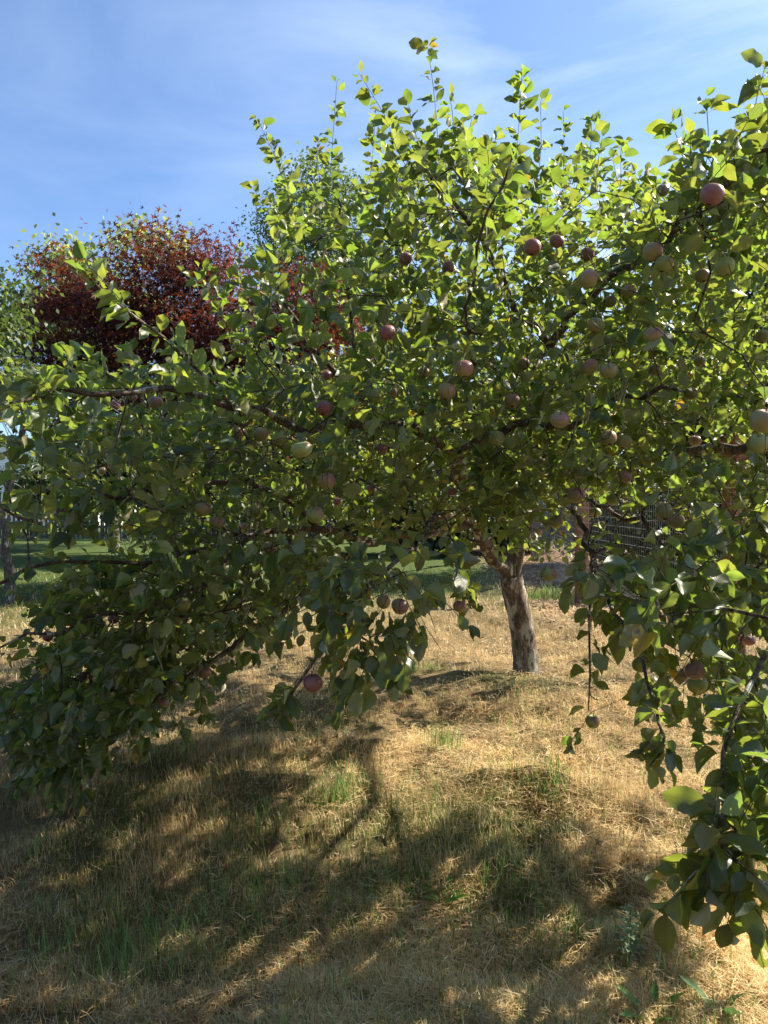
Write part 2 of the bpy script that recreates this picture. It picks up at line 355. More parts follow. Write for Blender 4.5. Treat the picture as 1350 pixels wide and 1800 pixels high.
m, n, out = mat_new('ground_turf'); l = n.links.new; tcn = n.nodes.new('ShaderNodeTexCoord'); za = n.nodes.new('ShaderNodeAttribute'); za.attribute_name = 'zone'; sz = n.nodes.new('ShaderNodeSeparateColor'); l(za.outputs['Color'], sz.inputs[0])
f1 = noise(n, 45, 8, tcn.outputs['Object'], .75); f2 = noise(n, 3.0, 5, tcn.outputs['Object']); f3 = noise(n, 140, 4, tcn.outputs['Object'], .8)
straw = mixc(n, ramp(n, f1, .35, .68), (.10, .07, .04), (.42, .31, .17)); straw = mixc(n, ramp(n, f2, .35, .7), straw, (.33, .24, .12))
grn = mixc(n, ramp(n, f1, .35, .65), (.045, .075, .02), (.11, .15, .045)); soil = mixc(n, ramp(n, f3, .35, .65), (.13, .09, .055), (.46, .34, .22))
gc = mixc(n, sz.outputs[0], straw, grn); gc = mixc(n, sz.outputs[1], gc, soil)
p = n.nodes.new('ShaderNodeBsdfPrincipled'); p.inputs['Roughness'].default_value = .95; p.inputs['Specular IOR Level'].default_value = .1; l(gc, p.inputs['Base Color'])
bp = n.nodes.new('ShaderNodeBump'); bp.inputs['Strength'].default_value = 1; bp.inputs['Distance'].default_value = .02; l(math_(n, 'ADD', f1, f3), bp.inputs['Height']); l(bp.outputs[0], p.inputs['Normal']); l(p.outputs[0], out.inputs[0])
g_o = mesh_np('ground', np.stack([X.ravel(), Y.ravel(), Z.ravel()], 1), [Q], m, None, {'zone': zc}); tag(g_o, 'dry turf and lawn', kind='structure')

# ---- grass blades
def blades(name, label, x, y, length, width, lean, az, col, bend=.5, base=None):
    n = len(x); z = ground_h(x, y) - .004 if base is None else base
    d = np.stack([np.cos(az) * np.sin(lean), np.sin(az) * np.sin(lean), np.cos(lean)], 1)
    side = norm(np.stack([-np.sin(az + RNG.normal(0, .5, n)), np.cos(az), np.zeros(n)], 1) + RNG.normal(0, .2, (n, 3)))
    B = np.stack([x, y, z], 1); mid = B + d * (length * .55)[:, None]
    d2 = norm(d + np.stack([np.cos(az), np.sin(az), -np.ones(n) * .6], 1) * (bend * RNG.random(n))[:, None]); tip = mid + d2 * (length * .5)[:, None]
    tip[:, 2] = np.maximum(tip[:, 2], z + .006); w2 = width[:, None] / 2
    V = np.stack([B - side * w2, B + side * w2, mid - side * w2 * .8, mid + side * w2 * .8, tip], 1).reshape(-1, 3); o5 = np.arange(n) * 5
    Q = np.stack([o5, o5 + 1, o5 + 3, o5 + 2], 1); T = np.stack([o5 + 2, o5 + 3, o5 + 4], 1)
    C = np.concatenate([np.repeat(col, 5, 0), np.ones((n * 5, 1))], 1)
    o = mesh_np(name, V, [Q, T], M_BLADE, None, {'tint': C}); tag(o, label, kind='stuff'); return o
def img_ground(n, y0=1000, y1=2050, x0=-250, x1=1600):
    px = RNG.uniform(x0, x1, n); py = RNG.uniform(y0, y1, n); v = (py - 870) / F; d = CAM_H / v
    return (px - 675) / F * d, d
def straw_cols(n, x, y):
    a = np.array([.76, .57, .29]); b = np.array([.52, .35, .15]); c = np.array([.88, .74, .46]); t = RNG.random(n)[:, None]; u = vnoise(x, y, 2.2)[:, None]
    col = a * (1 - t) + b * t; k = RNG.random(n) < .22; col[k] = c * RNG.uniform(.8, 1.05, (k.sum(), 1)); return col * (.72 + .5 * u)
N1 = 230000; x, y = img_ground(N1)
gr, ch = zones(x, y); bare = np.clip((vnoise(x, y, 5.5) - .66) * 8, 0, .85) * (y < 7); keep = RNG.random(N1) > np.maximum(ch * .85, bare); x, y, gr = x[keep], y[keep], gr[keep]; nn = len(x)
col = straw_cols(nn, x, y); gpatch = np.clip((vnoise(x, y, 2.6) - .44 + .10 * (y < 3.4) - .07 * x * (x > 0)) * 2.0, 0, .85); isg = RNG.random(nn) < np.maximum(gr * .92, gpatch * np.where(y < 5, .8, .4))
gc_ = np.array([.105, .16, .04]) * RNG.uniform(.6, 1.5, (nn, 1)) + np.array([.10, .07, .02]) * RNG.random((nn, 1)); col[isg] = gc_[isg]
wd = RNG.uniform(.0016, .0034, nn) * np.clip(y / 3.6, 1, 5); hn = vnoise(x, y, 3.1); ln = RNG.uniform(.025, .075, nn) * (.5 + 1.1 * hn) * np.clip(y / 7, 1, 1.6)
blades('dry_grass_stubble', 'short upright dry grass stubble over the whole ground', x, y, ln, wd, RNG.uniform(0, .65, nn), RNG.uniform(0, 6.283, nn), col)
N2 = 260000; x, y = img_ground(N2); _, ch = zones(x, y); mat_d = vnoise(x, y, 1.3) + .12 * np.clip(x, -2, 2); keep = (RNG.random(N2) < np.clip((mat_d - .15) * 1.7, .15, 1)) & (RNG.random(N2) > np.maximum(ch * .6, np.clip((vnoise(x, y, 5.5) - .66) * 8, 0, .8) * (y < 7))) & (y < 10.5); x, y = x[keep], y[keep]; nn = len(x)
blades('straw_thatch', 'cut dry straw lying matted on the ground', x, y, RNG.uniform(.04, .12, nn) * np.clip(.6 + .2 * x, .6, 1.2), RNG.uniform(.0014, .0030, nn) * np.clip(y / 3.6, 1, 5), RNG.uniform(1.2, 1.62, nn), RNG.uniform(0, 6.283, nn), straw_cols(nn, x, y) * 1.05, .35, ground_h(x, y) + RNG.uniform(.002, .05, nn))
px_ = RNG.uniform(2.0, 9.0, 60000); py_ = RNG.uniform(8.6, 22, 60000); _, ch = zones(px_, py_); k_ = RNG.random(60000) < ch; px_, py_ = px_[k_], py_[k_]; nn = len(px_)
blades('wood_chips', 'brown wood chips and dry litter under the wire fence', px_, py_, RNG.uniform(.04, .14, nn), RNG.uniform(.012, .035, nn), RNG.uniform(1.25, 1.6, nn), RNG.uniform(0, 6.283, nn), np.array([.58, .40, .24]) * RNG.uniform(.3, 1.4, (nn, 1)), .2, ground_h(px_, py_) + RNG.uniform(.0, .025, nn))
# green clumps
cl = [(590, 1415, .13, 120, .17), (545, 1420, .07, 16, .10), (780, 1330, .11, 110, .15), (960, 1405, .15, 120, .10), (870, 1350, .22, 120, .06), (230, 1660, .24, 150, .15), (330, 1640, .26, 130, .14), (440, 1570, .22, 110, .15), (420, 1480, .18, 50, .15),
      (690, 1195, .32, 240, .12), (560, 1380, .2, 25, .10), (965, 1050, .5, 500, .16), (500, 1340, .3, 40, .13), (130, 1650, .18, 80, .12), (690, 1660, .2, 60, .09), (1010, 1620, .22, 240, .08), (900, 1560, .25, 220, .08), (700, 1550, .2, 90, .08),
      (1240, 1560, .1, 16, .08), (870, 1760, .15, 60, .08), (560, 1740, .2, 60, .1), (60, 1500, .25, 70, .1), (1060, 1060, .35, 220, .2), (980, 1660, .18, 140, .08), (370, 1450, .3, 70, .09), (650, 1430, .2, 40, .09), (740, 1420, .2, 40, .07)]
xs, ys, ls = [], [], []
for px, py, r_, k, h in cl:
    g = gpt(px, py); a = RNG.normal(0, r_ * .55, (k, 2)); xs.append(g[0] + a[:, 0]); ys.append(g[1] + a[:, 1] * .8); ls.append(RNG.uniform(.45, 1.15, k) * h)
x, y, ln = np.concatenate(xs), np.concatenate(ys), np.concatenate(ls); nn = len(x)
x2, y2 = img_ground(13000, 1150, 2000); kk = RNG.random(len(x2)) < np.clip((vnoise(x2, y2, 1.9) - .4) * 2, 0.03, 1); x2, y2 = x2[kk], y2[kk]
x = np.concatenate([x, x2]); y = np.concatenate([y, y2]); ln = np.concatenate([ln, RNG.uniform(.04, .12, len(x2))]); nn = len(x)
ln = ln * 1.2; col = np.array([.15, .25, .07]) * RNG.uniform(.6, 1.5, (nn, 1)) + np.array([.05, .06, .0]) * RNG.random((nn, 1))
blades('green_grass', 'taller green grass growing in tufts through the straw', x, y, ln, RNG.uniform(.0028, .0052, nn) * np.clip(y / 5, 1, 2), RNG.uniform(0, .4, nn), RNG.uniform(0, 6.283, nn), col, .5)

# ================================================================= APPLE TREE
APPLES = [(816,648,33),(785,688,32),(569,718,30),(574,846,30),(530,790,34),(459,764,26),(357,895,28),(381,918,26),(451,897,24),(554,905,30),(745,655,20),(680,585,30),(574,660,18),(713,455,22),(788,470,22),
 (936,435,30),(979,424,27),(1032,447,24),(1033,490,32),(1147,443,34),(1167,464,32),(1274,468,34),(1235,485,24),(1252,342,38),(1165,335,22),(1149,590,34),(1047,572,30),(1007,608,20),(1036,645,30),(1070,652,32),(984,738,32),
 (1150,650,22),(1340,592,24),(1342,740,44),(1333,780,34),(1070,770,28),(1097,777,27),(873,770,26),(895,779,24),(900,705,26),(1012,871,28),(1078,878,22),(1047,901,18),(1098,838,26),(978,917,24),(964,1008,30),(1168,900,30),
 (1189,917,28),(945,935,16),(658,695,26),(690,690,18),(234,698,14),(273,708,26),(203,712,18),(1222,1179,34),(1226,1204,33),(1198,1192,26),(1127,1168,30),(1315,1125,22),(1042,1268,26),(550,1201,34),(674,1058,25),(703,1066,28),
 (808,1066,24),(261,1010,22),(322,1062,26),(412,1008,25),(448,1008,20),(458,1027,20),(473,963,22),(412,1058,24),(430,1071,20),(242,1110,24),(200,1088,20),(360,1182,23),(286,1236,22),(205,1322,20),(144,1190,20),(84,1118,19),
 (407,1145,20),(418,1132,18),(593,882,15),(582,924,14),(569,930,13),(795,864,16),(783,925,16),(650,860,18),(670,790,22),(420,760,20),(492,772,26),(180,828,14),(1222,775,20),(1215,692,22),(1230,635,20),(920,640,22),(1105,512,24),(1072,530,24),(430,925,15)]
tree = empty('apple_tree', (*at(924, 1200, 6.2)[:2], 0), 'large old apple tree with drooping branches full of fruit, standing in dry grass', 'tree')
S = Skel(); A = lambda *l3: [at(*q) for q in l3]
root = S.add(at(927, 1215, 6.2) - np.array([0, 0, .06]), -1, 0, .135)
t_end = S.poly(A((924, 1190, 6.2), (921, 1130, 6.2), (914, 1080, 6.19), (904, 1040, 6.17), (897, 1010, 6.15)), root, 0, .108, .092, .03, .0015)
l1 = S.poly(A((868, 978, 5.95), (840, 935, 5.5), (818, 860, 4.9), (800, 805, 4.3)), t_end, 1, .062, .038)
S.poly(A((770, 778, 3.9), (705, 742, 3.5), (620, 750, 3.3), (540, 754, 3.1), (450, 725, 2.9), (340, 695, 2.7), (230, 690, 2.5), (110, 686, 2.35), (20, 712, 2.2)), l1, 2, .030, .005)
sp0 = S.near(at(420, 712, 2.85)); S.poly(A((370, 665, 2.7), (290, 600, 2.5), (215, 535, 2.38), (160, 485, 2.3)), sp0, 2, .007, .003, jit=.006)
S.poly(A((845, 768, 4.0), (910, 745, 3.6), (1000, 745, 3.2), (1100, 700, 2.9), (1200, 690, 2.6)), l1, 3, .028, .006)
l2 = S.poly(A((911, 965, 6.15), (925, 900, 6.0), (945, 800, 5.8)), t_end, 4, .070, .055)
l2b = S.poly(A((975, 720, 5.4), (1003, 665, 4.9), (960, 606, 4.6)), l2, 4, .048, .034)
S.poly(A((1000, 560, 4.3), (1060, 500, 3.9), (1130, 450, 3.5), (1195, 390, 3.0), (1260, 325, 2.6), (1345, 265, 2.2)), l2b, 5, .026, .006)
S.poly(A((905, 540, 4.4), (870, 460, 4.0), (800, 360, 3.5), (745, 290, 3.1)), l2b, 6, .024, .006)
S.poly(A((930, 660, 4.2), (870, 640, 3.7), (822, 620, 3.1), (835, 500, 2.75), (862, 380, 2.5), (895, 280, 2.4)), l2b, 6, .014, .004)
S.poly(A((1000, 800, 6.4), (1080, 700, 6.8), (1130, 560, 6.8), (1100, 460, 6.6)), l2, 7, .04, .008)
S.poly(A((930, 740, 6.4), (860, 620, 6.6), (820, 480, 6.3), (780, 380, 6.0)), l2, 7, .04, .008)
l3 = S.near(at(835, 930, 5.45))
a3 = S.poly(A((760, 935, 5.0), (660, 950, 4.6), (590, 985, 4.3), (540, 1030, 4.1), (480, 1088, 3.9), (410, 1135, 3.7), (330, 1190, 3.5), (230, 1250, 3.3)), l3, 8, .036, .006)
b3 = S.near(at(660, 950, 4.6)); S.poly(A((560, 930, 4.2), (440, 940, 3.8), (290, 985, 3.4), (120, 985, 3.1), (0, 1012, 3.0)), b3, 9, .02, .005)
b4 = S.near(at(440, 940, 3.8)); S.poly(A((380, 1010, 3.5), (290, 1060, 3.2), (150, 1092, 3.0), (0, 1132, 2.9)), b4, 9, .014, .004)
b5 = S.near(at(560, 930, 4.2)); S.poly(A((480, 860, 4.0), (330, 850, 3.6), (180, 880, 3.0), (60, 915, 2.5), (0, 890, 2.3)), b5, 9, .014, .004)
S.poly(A((780, 905, 4.4), (755, 925, 3.4), (725, 970, 2.6), (640, 1030, 2.35), (640, 1100, 2.25)), l3, 10, .022, .004)
c1 = S.near(at(640, 1030, 2.35)); S.poly(A((585, 1110, 2.35), (525, 1200, 2.35), (480, 1262, 2.35)), c1, 10, .006, .003, jit=.006)
c2 = S.near(at(780, 905, 4.4)); S.poly(A((800, 960, 3.9), (815, 1020, 3.6), (822, 1070, 3.5)), c2, 10, .006, .003)
S.poly(A((990, 850, 4.9), (1012, 895, 3.9), (1040, 975, 3.2), (1068, 1050, 2.8), (1105, 1100, 2.6)), l2, 11, .026, .006)
d1 = S.near(at(1040, 975, 3.2)); S.poly(A((1037, 1040, 2.75), (1034, 1130, 2.6), (1036, 1250, 2.55)), d1, 11, .006, .003, jit=.005)
d2 = S.near(at(1105, 1100, 2.6)); S.poly(A((1130, 1160, 2.3), (1150, 1240, 2.1), (1165, 1300, 2.0), (1145, 1340, 1.95)), d2, 11, .006, .003, jit=.005)
d3 = S.near(at(1000, 870, 4.5)); S.poly(A((1100, 910, 3.8), (1170, 960, 3.4), (1250, 1000, 3.0), (1340, 1010, 2.7)), d3, 11, .012, .005)
r1 = S.poly(A((1090, 830, 5.3), (1250, 790, 4.6), (1400, 800, 3.9), (1520, 860, 3.2)), l2, 12, .045, .02)
r2 = S.poly(A((1500, 1000, 2.5), (1390, 1100, 2.0), (1300, 1230, 1.75), (1276, 1330, 1.66), (1266, 1420, 1.58), (1252, 1500, 1.52), (1258, 1590, 1.5)), r1, 12, .012, .003, jit=.006)
e1 = S.near(at(1250, 790, 4.6)); S.poly(A((1330, 700, 4.0), (1420, 560, 3.4), (1500, 420, 3.0)), e1, 12, .02, .006)
S.poly(A((1650, 760, 3.4), (1800, 700, 3.3), (1950, 700, 3.2)), r1, 12, .02, .006)
f1_ = S.near(at(818, 860, 4.9)); S.poly(A((740, 800, 5.3), (640, 700, 5.4), (540, 600, 5.1), (480, 480, 4.9), (450, 400, 4.8)), f1_, 13, .034, .008)
f2_ = S.near(at(640, 700, 5.4)); S.poly(A((620, 560, 5.2), (600, 430, 4.9), (590, 330, 4.7)), f2_, 13, .02, .006)
f3_ = S.near(at(740, 800, 5.3)); S.poly(A((640, 820, 6.2), (520, 790, 6.8), (420, 740, 7.0)), f3_, 13, .025, .006)
# crown tips
LIT = [(600, 1045), (1000, 1040), (1350, 1050), (1600, 1100), (1600, 2000), (1250, 1900), (1130, 1680), (1060, 1570), (1085, 1500), (960, 1425), (860, 1440), (700, 1470), (520, 1540), (440, 1500), (560, 1370), (640, 1290), (800, 1262), (620, 1180)]
DROP = SUN_H / math.tan(SUN_EL)
def shadow_px(P): g = P[:, :2] - DROP[None] * P[:, 2:3]; return proj(np.concatenate([g, np.zeros((len(P), 1))], 1))
def dome(P, zlo=1.25):
    r = np.linalg.norm((P[:, :2] - np.array([.9, 5.6])) * np.array([1, 1.0]), axis=1)
    return (P[:, 2] < 4.55 - .155 * r ** 1.7) & (P[:, 2] > zlo) & (r < 5.2)
WIN = [(0, 738), (62, 738), (70, 860), (0, 880), (0, 930), (80, 925), (145, 945), (145, 1000), (60, 1060), (70, 1190), (0, 1210), (-60, 1210), (-60, 738)]
TIPS = []; TS = []
def zone(poly, d0, d1, cnt, zlo=.2, pw=1.4, usedome=True, litrej=.55, size=1.0, hang=0.0):
    xs = [q[0] for q in poly]; ys = [q[1] for q in poly]; got = 0; tries = 0
    while got < cnt and tries < 60:
        tries += 1; m = cnt * 3; px = RNG.uniform(min(xs), max(xs), m); py = RNG.uniform(min(ys), max(ys), m); t = RNG.random(m); d = (d0 ** pw + t * (d1 ** pw - d0 ** pw)) ** (1 / pw)
        u = (px - 675) / F; v = (900 - py) / F; dy = cp - sp_ * v; dz = sp_ + cp * v; P = np.stack([u / dy * d, d, CAM_H + dz / dy * d], 1)
        ok = inpoly(px, py, poly); 
        if usedome: ok &= dome(P, zlo)
        ok &= P[:, 2] > zlo
        ok &= ~((px < 650) & (py < 640) & (d > 2.9) & (RNG.random(m) < np.where((px > 430) & (py > 420), .68, .5))); ok &= ~(inpoly(px, py, WIN) & (RNG.random(m) < .75))
        s_ = (P[:, 1] - 2.8) / sdir.y; qx, qy = proj(P - np.clip(s_, 0, 9)[:, None] * np.array(sdir[:])[None]); ok &= ~((P[:, 1] > 3.2) & inpoly(qx, qy, [(-50, 600), (470, 620), (520, 900), (-50, 980)]) & (RNG.random(m) < .6))
        sx_, sy_ = shadow_px(P); ok &= ~(inpoly(sx_, sy_, LIT) & (RNG.random(m) < litrej)); P = P[ok][:cnt - got]; got += len(P)
        for q in P: TIPS.append(q); TS.append((size, hang))
zone([(430, 470), (450, 400), (500, 350), (560, 370), (610, 340), (680, 330), (760, 270), (840, 270), (900, 290), (950, 330), (1010, 290), (1090, 330), (1180, 360), (1350, 300), (1350, 960), (1000, 950), (850, 950), (700, 970), (560, 990), (430, 1000), (300, 960), (250, 850), (330, 740), (430, 680)], 3.1, 8.6, 1650, 1.3, 1.6, True, .75)
zone([(430, 520), (520, 420), (640, 360), (740, 260), (800, 255), (900, 320), (1050, 320), (1180, 380), (1350, 300), (1350, 860), (1000, 900), (850, 900), (700, 880), (430, 900), (330, 740), (430, 690)], 2.6, 3.8, 420, 1.25, 1.4, False, .6)
zone([(0, 690), (120, 670), (230, 660), (330, 660), (430, 700), (430, 900), (300, 960), (130, 960), (0, 950)], 2.4, 4.8, 260, .8, 1.5, False, .2)
zone([(100, 1010), (430, 930), (600, 960), (500, 1060), (430, 1120), (370, 1190), (290, 1240), (220, 1290), (130, 1360), (0, 1290), (0, 1200), (90, 1120)], 2.7, 4.5, 560, .22, 1.5, False, .1, 1.0, .35)
zone([(540, 1010), (620, 970), (760, 920), (830, 960), (800, 1030), (735, 1070), (720, 1140), (660, 1170), (600, 1150), (560, 1170), (530, 1110)], 2.15, 2.7, 46, .3, 1, False, 0, 1.05, .5)
zone([(1000, 900), (1350, 850), (1400, 1200), (1350, 1340), (1290, 1250), (1200, 1150), (1060, 1090), (1000, 980)], 2.0, 3.2, 150, .3, 1.3, False, .0, 1.1, .6)
zone([(1235, 1450), (1270, 1430), (1330, 1440), (1345, 1520), (1290, 1545), (1235, 1530)], 1.5, 1.7, 12, .3, 1, False, 0, 1.05, .3)
zone([(1280, 1180), (1400, 1150), (1400, 1420), (1290, 1400)], 1.6, 1.9, 18, .3, 1, False, 0, 1.0, .4)
zone([(1200, 350), (1250, 290), (1350, 240), (1400, 260), (1400, 440), (1200, 440)], 2.2, 3.0, 46, 1, 1, False, 0)
zone([(1350, 200), (1700, 350), (1900, 600), (1900, 1000), (1500, 1150), (1350, 1000)], 2.4, 5.5, 200, .9, 1.4, True, .99)
zone([(430, 640), (640, 560), (900, 560), (1350, 560), (1350, 930), (1000, 900), (850, 930), (430, 930)], 3.4, 8.2, 420, 1.3, 1.4, True, .8)
zone([(790, 850), (1010, 850), (1010, 985), (960, 975), (900, 965), (850, 985), (790, 985)], 5.0, 6.0, 42, 1.0, 1, False, .2)
zone([(1280, 350), (1600, 350), (1900, 500), (1900, 920), (1300, 920)], 3.0, 4.8, 210, 1.2, 1.2, True, .99)
zone([(-400, 700), (0, 680), (0, 1280), (-300, 1250)], 2.9, 4.6, 90, .4, 1.4, False, .2)
TIPS = np.array(TIPS); TS = np.array(TS)
D0 = np.array([np.sqrt(((S.P[:S.n] - t) ** 2).sum(1).min()) for t in TIPS]); order = np.argsort(D0)
tipn = []
for k in order: tipn.append((S.connect(TIPS[k]), TS[k][0], TS[k][1]))
# upright water shoots: (tip px, tip py, base px, base py, distance)
SH = [(452, 208, 520, 400, 4.3), (592, 145, 575, 380, 4.1), (632, 130, 760, 380, 3.5), (752, 84, 772, 300, 3.2), (918, 128, 905, 330, 3.7), (990, 196, 985, 340, 3.9), (1040, 215, 1030, 340, 4.0), (700, 215, 760, 330, 3.3), (1180, 215, 1205, 380, 2.6), (1240, 172, 1230, 330, 2.5),
      (1344, 120, 1360, 260, 2.2), (830, 205, 800, 340, 3.4), (445, 330, 500, 460, 4.4), (660, 200, 640, 380, 3.9), (1090, 260, 1080, 380, 3.9), (150, 460, 240, 560, 2.35), (20, 665, 90, 690, 2.25), (560, 240, 540, 400, 4.8), (870, 235, 870, 350, 3.4), (480, 262, 520, 380, 4.6), (790, 170, 790, 300, 3.3),
      (320, 480, 450, 560, 4.0), (345, 470, 450, 520, 4.3), (950, 180, 940, 330, 3.8), (1330, 150, 1330, 280, 2.3)]
shoot_leaf = []
for px, py, bx, by, d in SH:
    e = S.connect(at(bx, by, d)); a = S.P[e].copy(); t_ = at(px, py, d * .98); m = max(4, int(np.linalg.norm(t_ - a) / .035)); cur = e
    bow = RNG.normal(0, .02, 3)
    for q in range(1, m + 1): t = q / m; cur = S.add(a + (t_ - a) * t + bow * math.sin(math.pi * t), cur, S.limb[e]); shoot_leaf.append((cur, t))
# apples
apples_pos = []
for px, py, dm in APPLES:
    real = .063 + .006 * ((px * 7 + py * 3) % 10 - 5) / 10; d = real * F / dm
    if d > 5.0: real *= 5.0 / d; d = 5.0
    if d < 1.7: d = 1.7
    p_ = at(px, py, d); apples_pos.append((p_, real, d)); top = p_ + np.array([RNG.normal(0, .006), RNG.normal(0, .006), real * .62]); e = S.connect(top, .05, .004)
    tipn.append((e, .9, .5))
S.radii(); 
for i in range(S.n):   # swelling at the root collar
    if S.limb[i] == 0: S.r[i] = max(S.minr[i], .1)
# leaves -------------------------------------------------------------
LP, LY, LN, LS, LL, LK = [], [], [], [], [], []
CEN = np.array([.9, 5.6, 2.0])
def put(p, dirv, size, limb, hang, yel=None, roll=.72):
    dirv = dirv + np.array([0, 0, -hang]); dirv = dirv / (np.linalg.norm(dirv) + 1e-9)
    nn_ = np.array([0, 0, 1.0]) * .8 + np.array([SUN_H[0], SUN_H[1], .3]) * .25 + RNG.normal(0, roll, 3)
    LP.append(p); LY.append(dirv); LN.append(nn_); LS.append(size); LL.append(limb)
def perp(ax, ang):
    u = np.cross(ax, [0.1, .2, 1]); u /= np.linalg.norm(u) + 1e-9; v_ = np.cross(ax, u); return math.cos(ang) * u + math.sin(ang) * v_
for e, sz_, hang in tipn:
    # leafy end shoot
    p = S.P[e].copy(); pr = S.P[S.par[e]]; ax = p - pr; ax /= np.linalg.norm(ax) + 1e-9; outw = p - CEN; outw /= np.linalg.norm(outw)
    ax = ax * .7 + outw * .5 + np.array([0, 0, .45 - hang * 1.5]) + RNG.normal(0, .3, 3); ax /= np.linalg.norm(ax)
    m = int(RNG.integers(5, 11)); st = RNG.uniform(.014, .027); cur = e; ang = RNG.uniform(0, 6.28); lim = S.limb[e]
    for q in range(m):
        ax = ax + RNG.normal(0, .08, 3) + np.array([0, 0, .05 - hang * .1]); ax /= np.linalg.norm(ax); p = p + ax * st; cur = S.add(p.copy(), cur, lim); ang += 2.4 + RNG.normal(0, .3)
        sz2 = sz_ * RNG.uniform(.046, .104) * (1 - .35 * (q / m) ** 2); put(p, perp(ax, ang) * .85 + ax * .75 + RNG.normal(0, .15, 3), sz2, lim, hang * .8 + .18)
    put(p, ax, sz_ * .06, lim, hang * .5)
nodes0 = S.n
par = S.par
small = [i for i in range(nodes0) if S.limb[i] > 0 and (i >= len(S.r) or (S.r[i] < .0065 or 0 < S.minr[i] < .024))]
for i in small:
    if i >= len(S.r): continue
    thin = 0 < S.minr[i] < .0078; mid_ = .0078 <= S.minr[i] < .024
    if RNG.random() < (.9 if thin else .75 if mid_ else .42):
        ax = S.P[i] - S.P[par[i]]; ax /= np.linalg.norm(ax) + 1e-9
        seg = S.P[i] - S.P[par[i]]
        for fr_ in ((.1, .45, .8) if thin else (0.0,)):
            k = int(RNG.integers(1, 4) if thin else RNG.integers(3, 6)); a0 = RNG.uniform(0, 6.28); hang = .5 if S.P[i][2] < 1.3 else .2
            for q in range(k): put(S.P[i] - seg * fr_, perp(ax, a0 + q * 2.1) + ax * .3 + np.array([0, 0, .25]) + RNG.normal(0, .25, 3), RNG.uniform(.050, .096), S.limb[i], hang)
for c, t in shoot_leaf:
    ax = S.P[c] - S.P[par[c]]; ax /= np.linalg.norm(ax) + 1e-9; ang = RNG.uniform(0, 6.28)
    if RNG.random() < .85: put(S.P[c].copy(), perp(ax, ang) * .8 + ax * .7, RNG.uniform(.06, .095) * (1.05 - .45 * t), S.limb[c], .1, roll=.4)
    if RNG.random() < .4: put(S.P[c].copy(), perp(ax, ang + 2.4) * .8 + ax * .5, RNG.uniform(.045, .08) * (1.05 - .45 * t), S.limb[c], .1)
S.radii(.0013)
for i in range(S.n):
    if S.limb[i] == 0: S.r[i] = S.minr[i] * (1 + .35 * math.exp(-max(S.P[i][2], 0) / .06))
LP, LY, LN, LS, LL = map(np.array, (LP, LY, LN, LS, LL))
# leave the apples seen: thin out leaves that hang right in front of a fruit
lx, ly = proj(LP + norm(LY) * (LS * .55)[:, None]); drop = np.zeros(len(LP), bool)
for (p_, real, d), (px, py, dm) in zip(apples_pos, APPLES):
    drop |= (np.hypot(lx - px, ly - py) < dm * .55 + LS * .4 * F / np.maximum(LP[:, 1], .5) ) & (LP[:, 1] < d + .02) & (RNG.random(len(LP)) < .96)
drop |= (LP[:, 2] < .12) | (LP[:, 1] < 1.46)
# open view under the crown around the trunk and to the lit turf
OPEN = [(740, 1085), (830, 1040), (850, 985), (960, 985), (985, 1040), (1000, 1090), (985, 1250), (760, 1250)]
keepo = inpoly(lx, ly, OPEN); nearc = (np.hypot(lx - 838, ly - 1070) < 48)
drop |= keepo & ~nearc
rr_ = RNG.random(len(LP)); bn = [i for i in range(S.n) if S.minr[i] > .0085 and 0 < S.limb[i] < 13 and S.P[i][1] < 5]
bx_, by_ = proj(S.P[bn]); bd_ = S.P[bn][:, 1]
for a_, b_, d_ in zip(bx_, by_, bd_): drop |= (np.hypot(lx - a_, ly - b_) < 19) & (LP[:, 1] < d_ - .01) & (rr_ > .42)
drop |= inpoly(lx, ly, [(410, 450), (640, 430), (655, 600), (520, 680), (440, 620)]) & (rr_ < .42) & (LP[:, 1] > 3)
drop |= inpoly(lx, ly, [(60, 560), (200, 520), (330, 560), (430, 640), (330, 640), (200, 640), (60, 640)]) & (rr_ < .35) & (LP[:, 1] > 2.9)
drop |= inpoly(lx, ly, [(200, 640), (560, 700), (560, 960), (100, 960), (0, 760)]) & (rr_ < .16)
drop |= inpoly(lx, ly, WIN) & (rr_ < .62)
drop |= inpoly(lx, ly, [(955, 930), (1000, 880), (1180, 880), (1210, 990), (1240, 1110), (1010, 1110), (990, 1040)]) & ((LP[:, 1] > 2.9) & (rr_ < .85) | inpoly(lx, ly, [(1020, 870), (1190, 880), (1190, 1000), (1030, 1010)]) & (rr_ < .5))
drop |= inpoly(lx, ly, [(1262, 770), (1312, 770), (1312, 960), (1262, 960)]) & (rr_ < .6)
print('dbg', (np.hypot(lx - 1035, ly - 1150) < 60).sum(), drop[(np.hypot(lx - 1035, ly - 1150) < 60)].sum())
k = ~drop; LP, LY, LN, LS, LL = LP[k], LY[k], LN[k], LS[k], LL[k]
print('leaves', len(LP), 'nodes', S.n)
ntint = vnoise(LP[:, 0] + LP[:, 2] * .7, LP[:, 1] + LP[:, 2], 1.5)[:, None]
tin = RNG.uniform(.75, 1.25, (len(LP), 1)) * (.85 + .3 * ntint) * np.stack([RNG.uniform(.85, 1.2, len(LP)), np.ones(len(LP)), RNG.uniform(.8, 1.25, len(LP))], 1)
yel = np.where(RNG.random(len(LP)) < .007, RNG.uniform(.5, 1, len(LP)), 0); tin = np.concatenate([tin, yel[:, None]], 1)
tb = S.tubes(); 
V, Qd = tb[0]; trunk = mesh_np('trunk', V, [np.array(Qd)], M_TRUNK, tree)
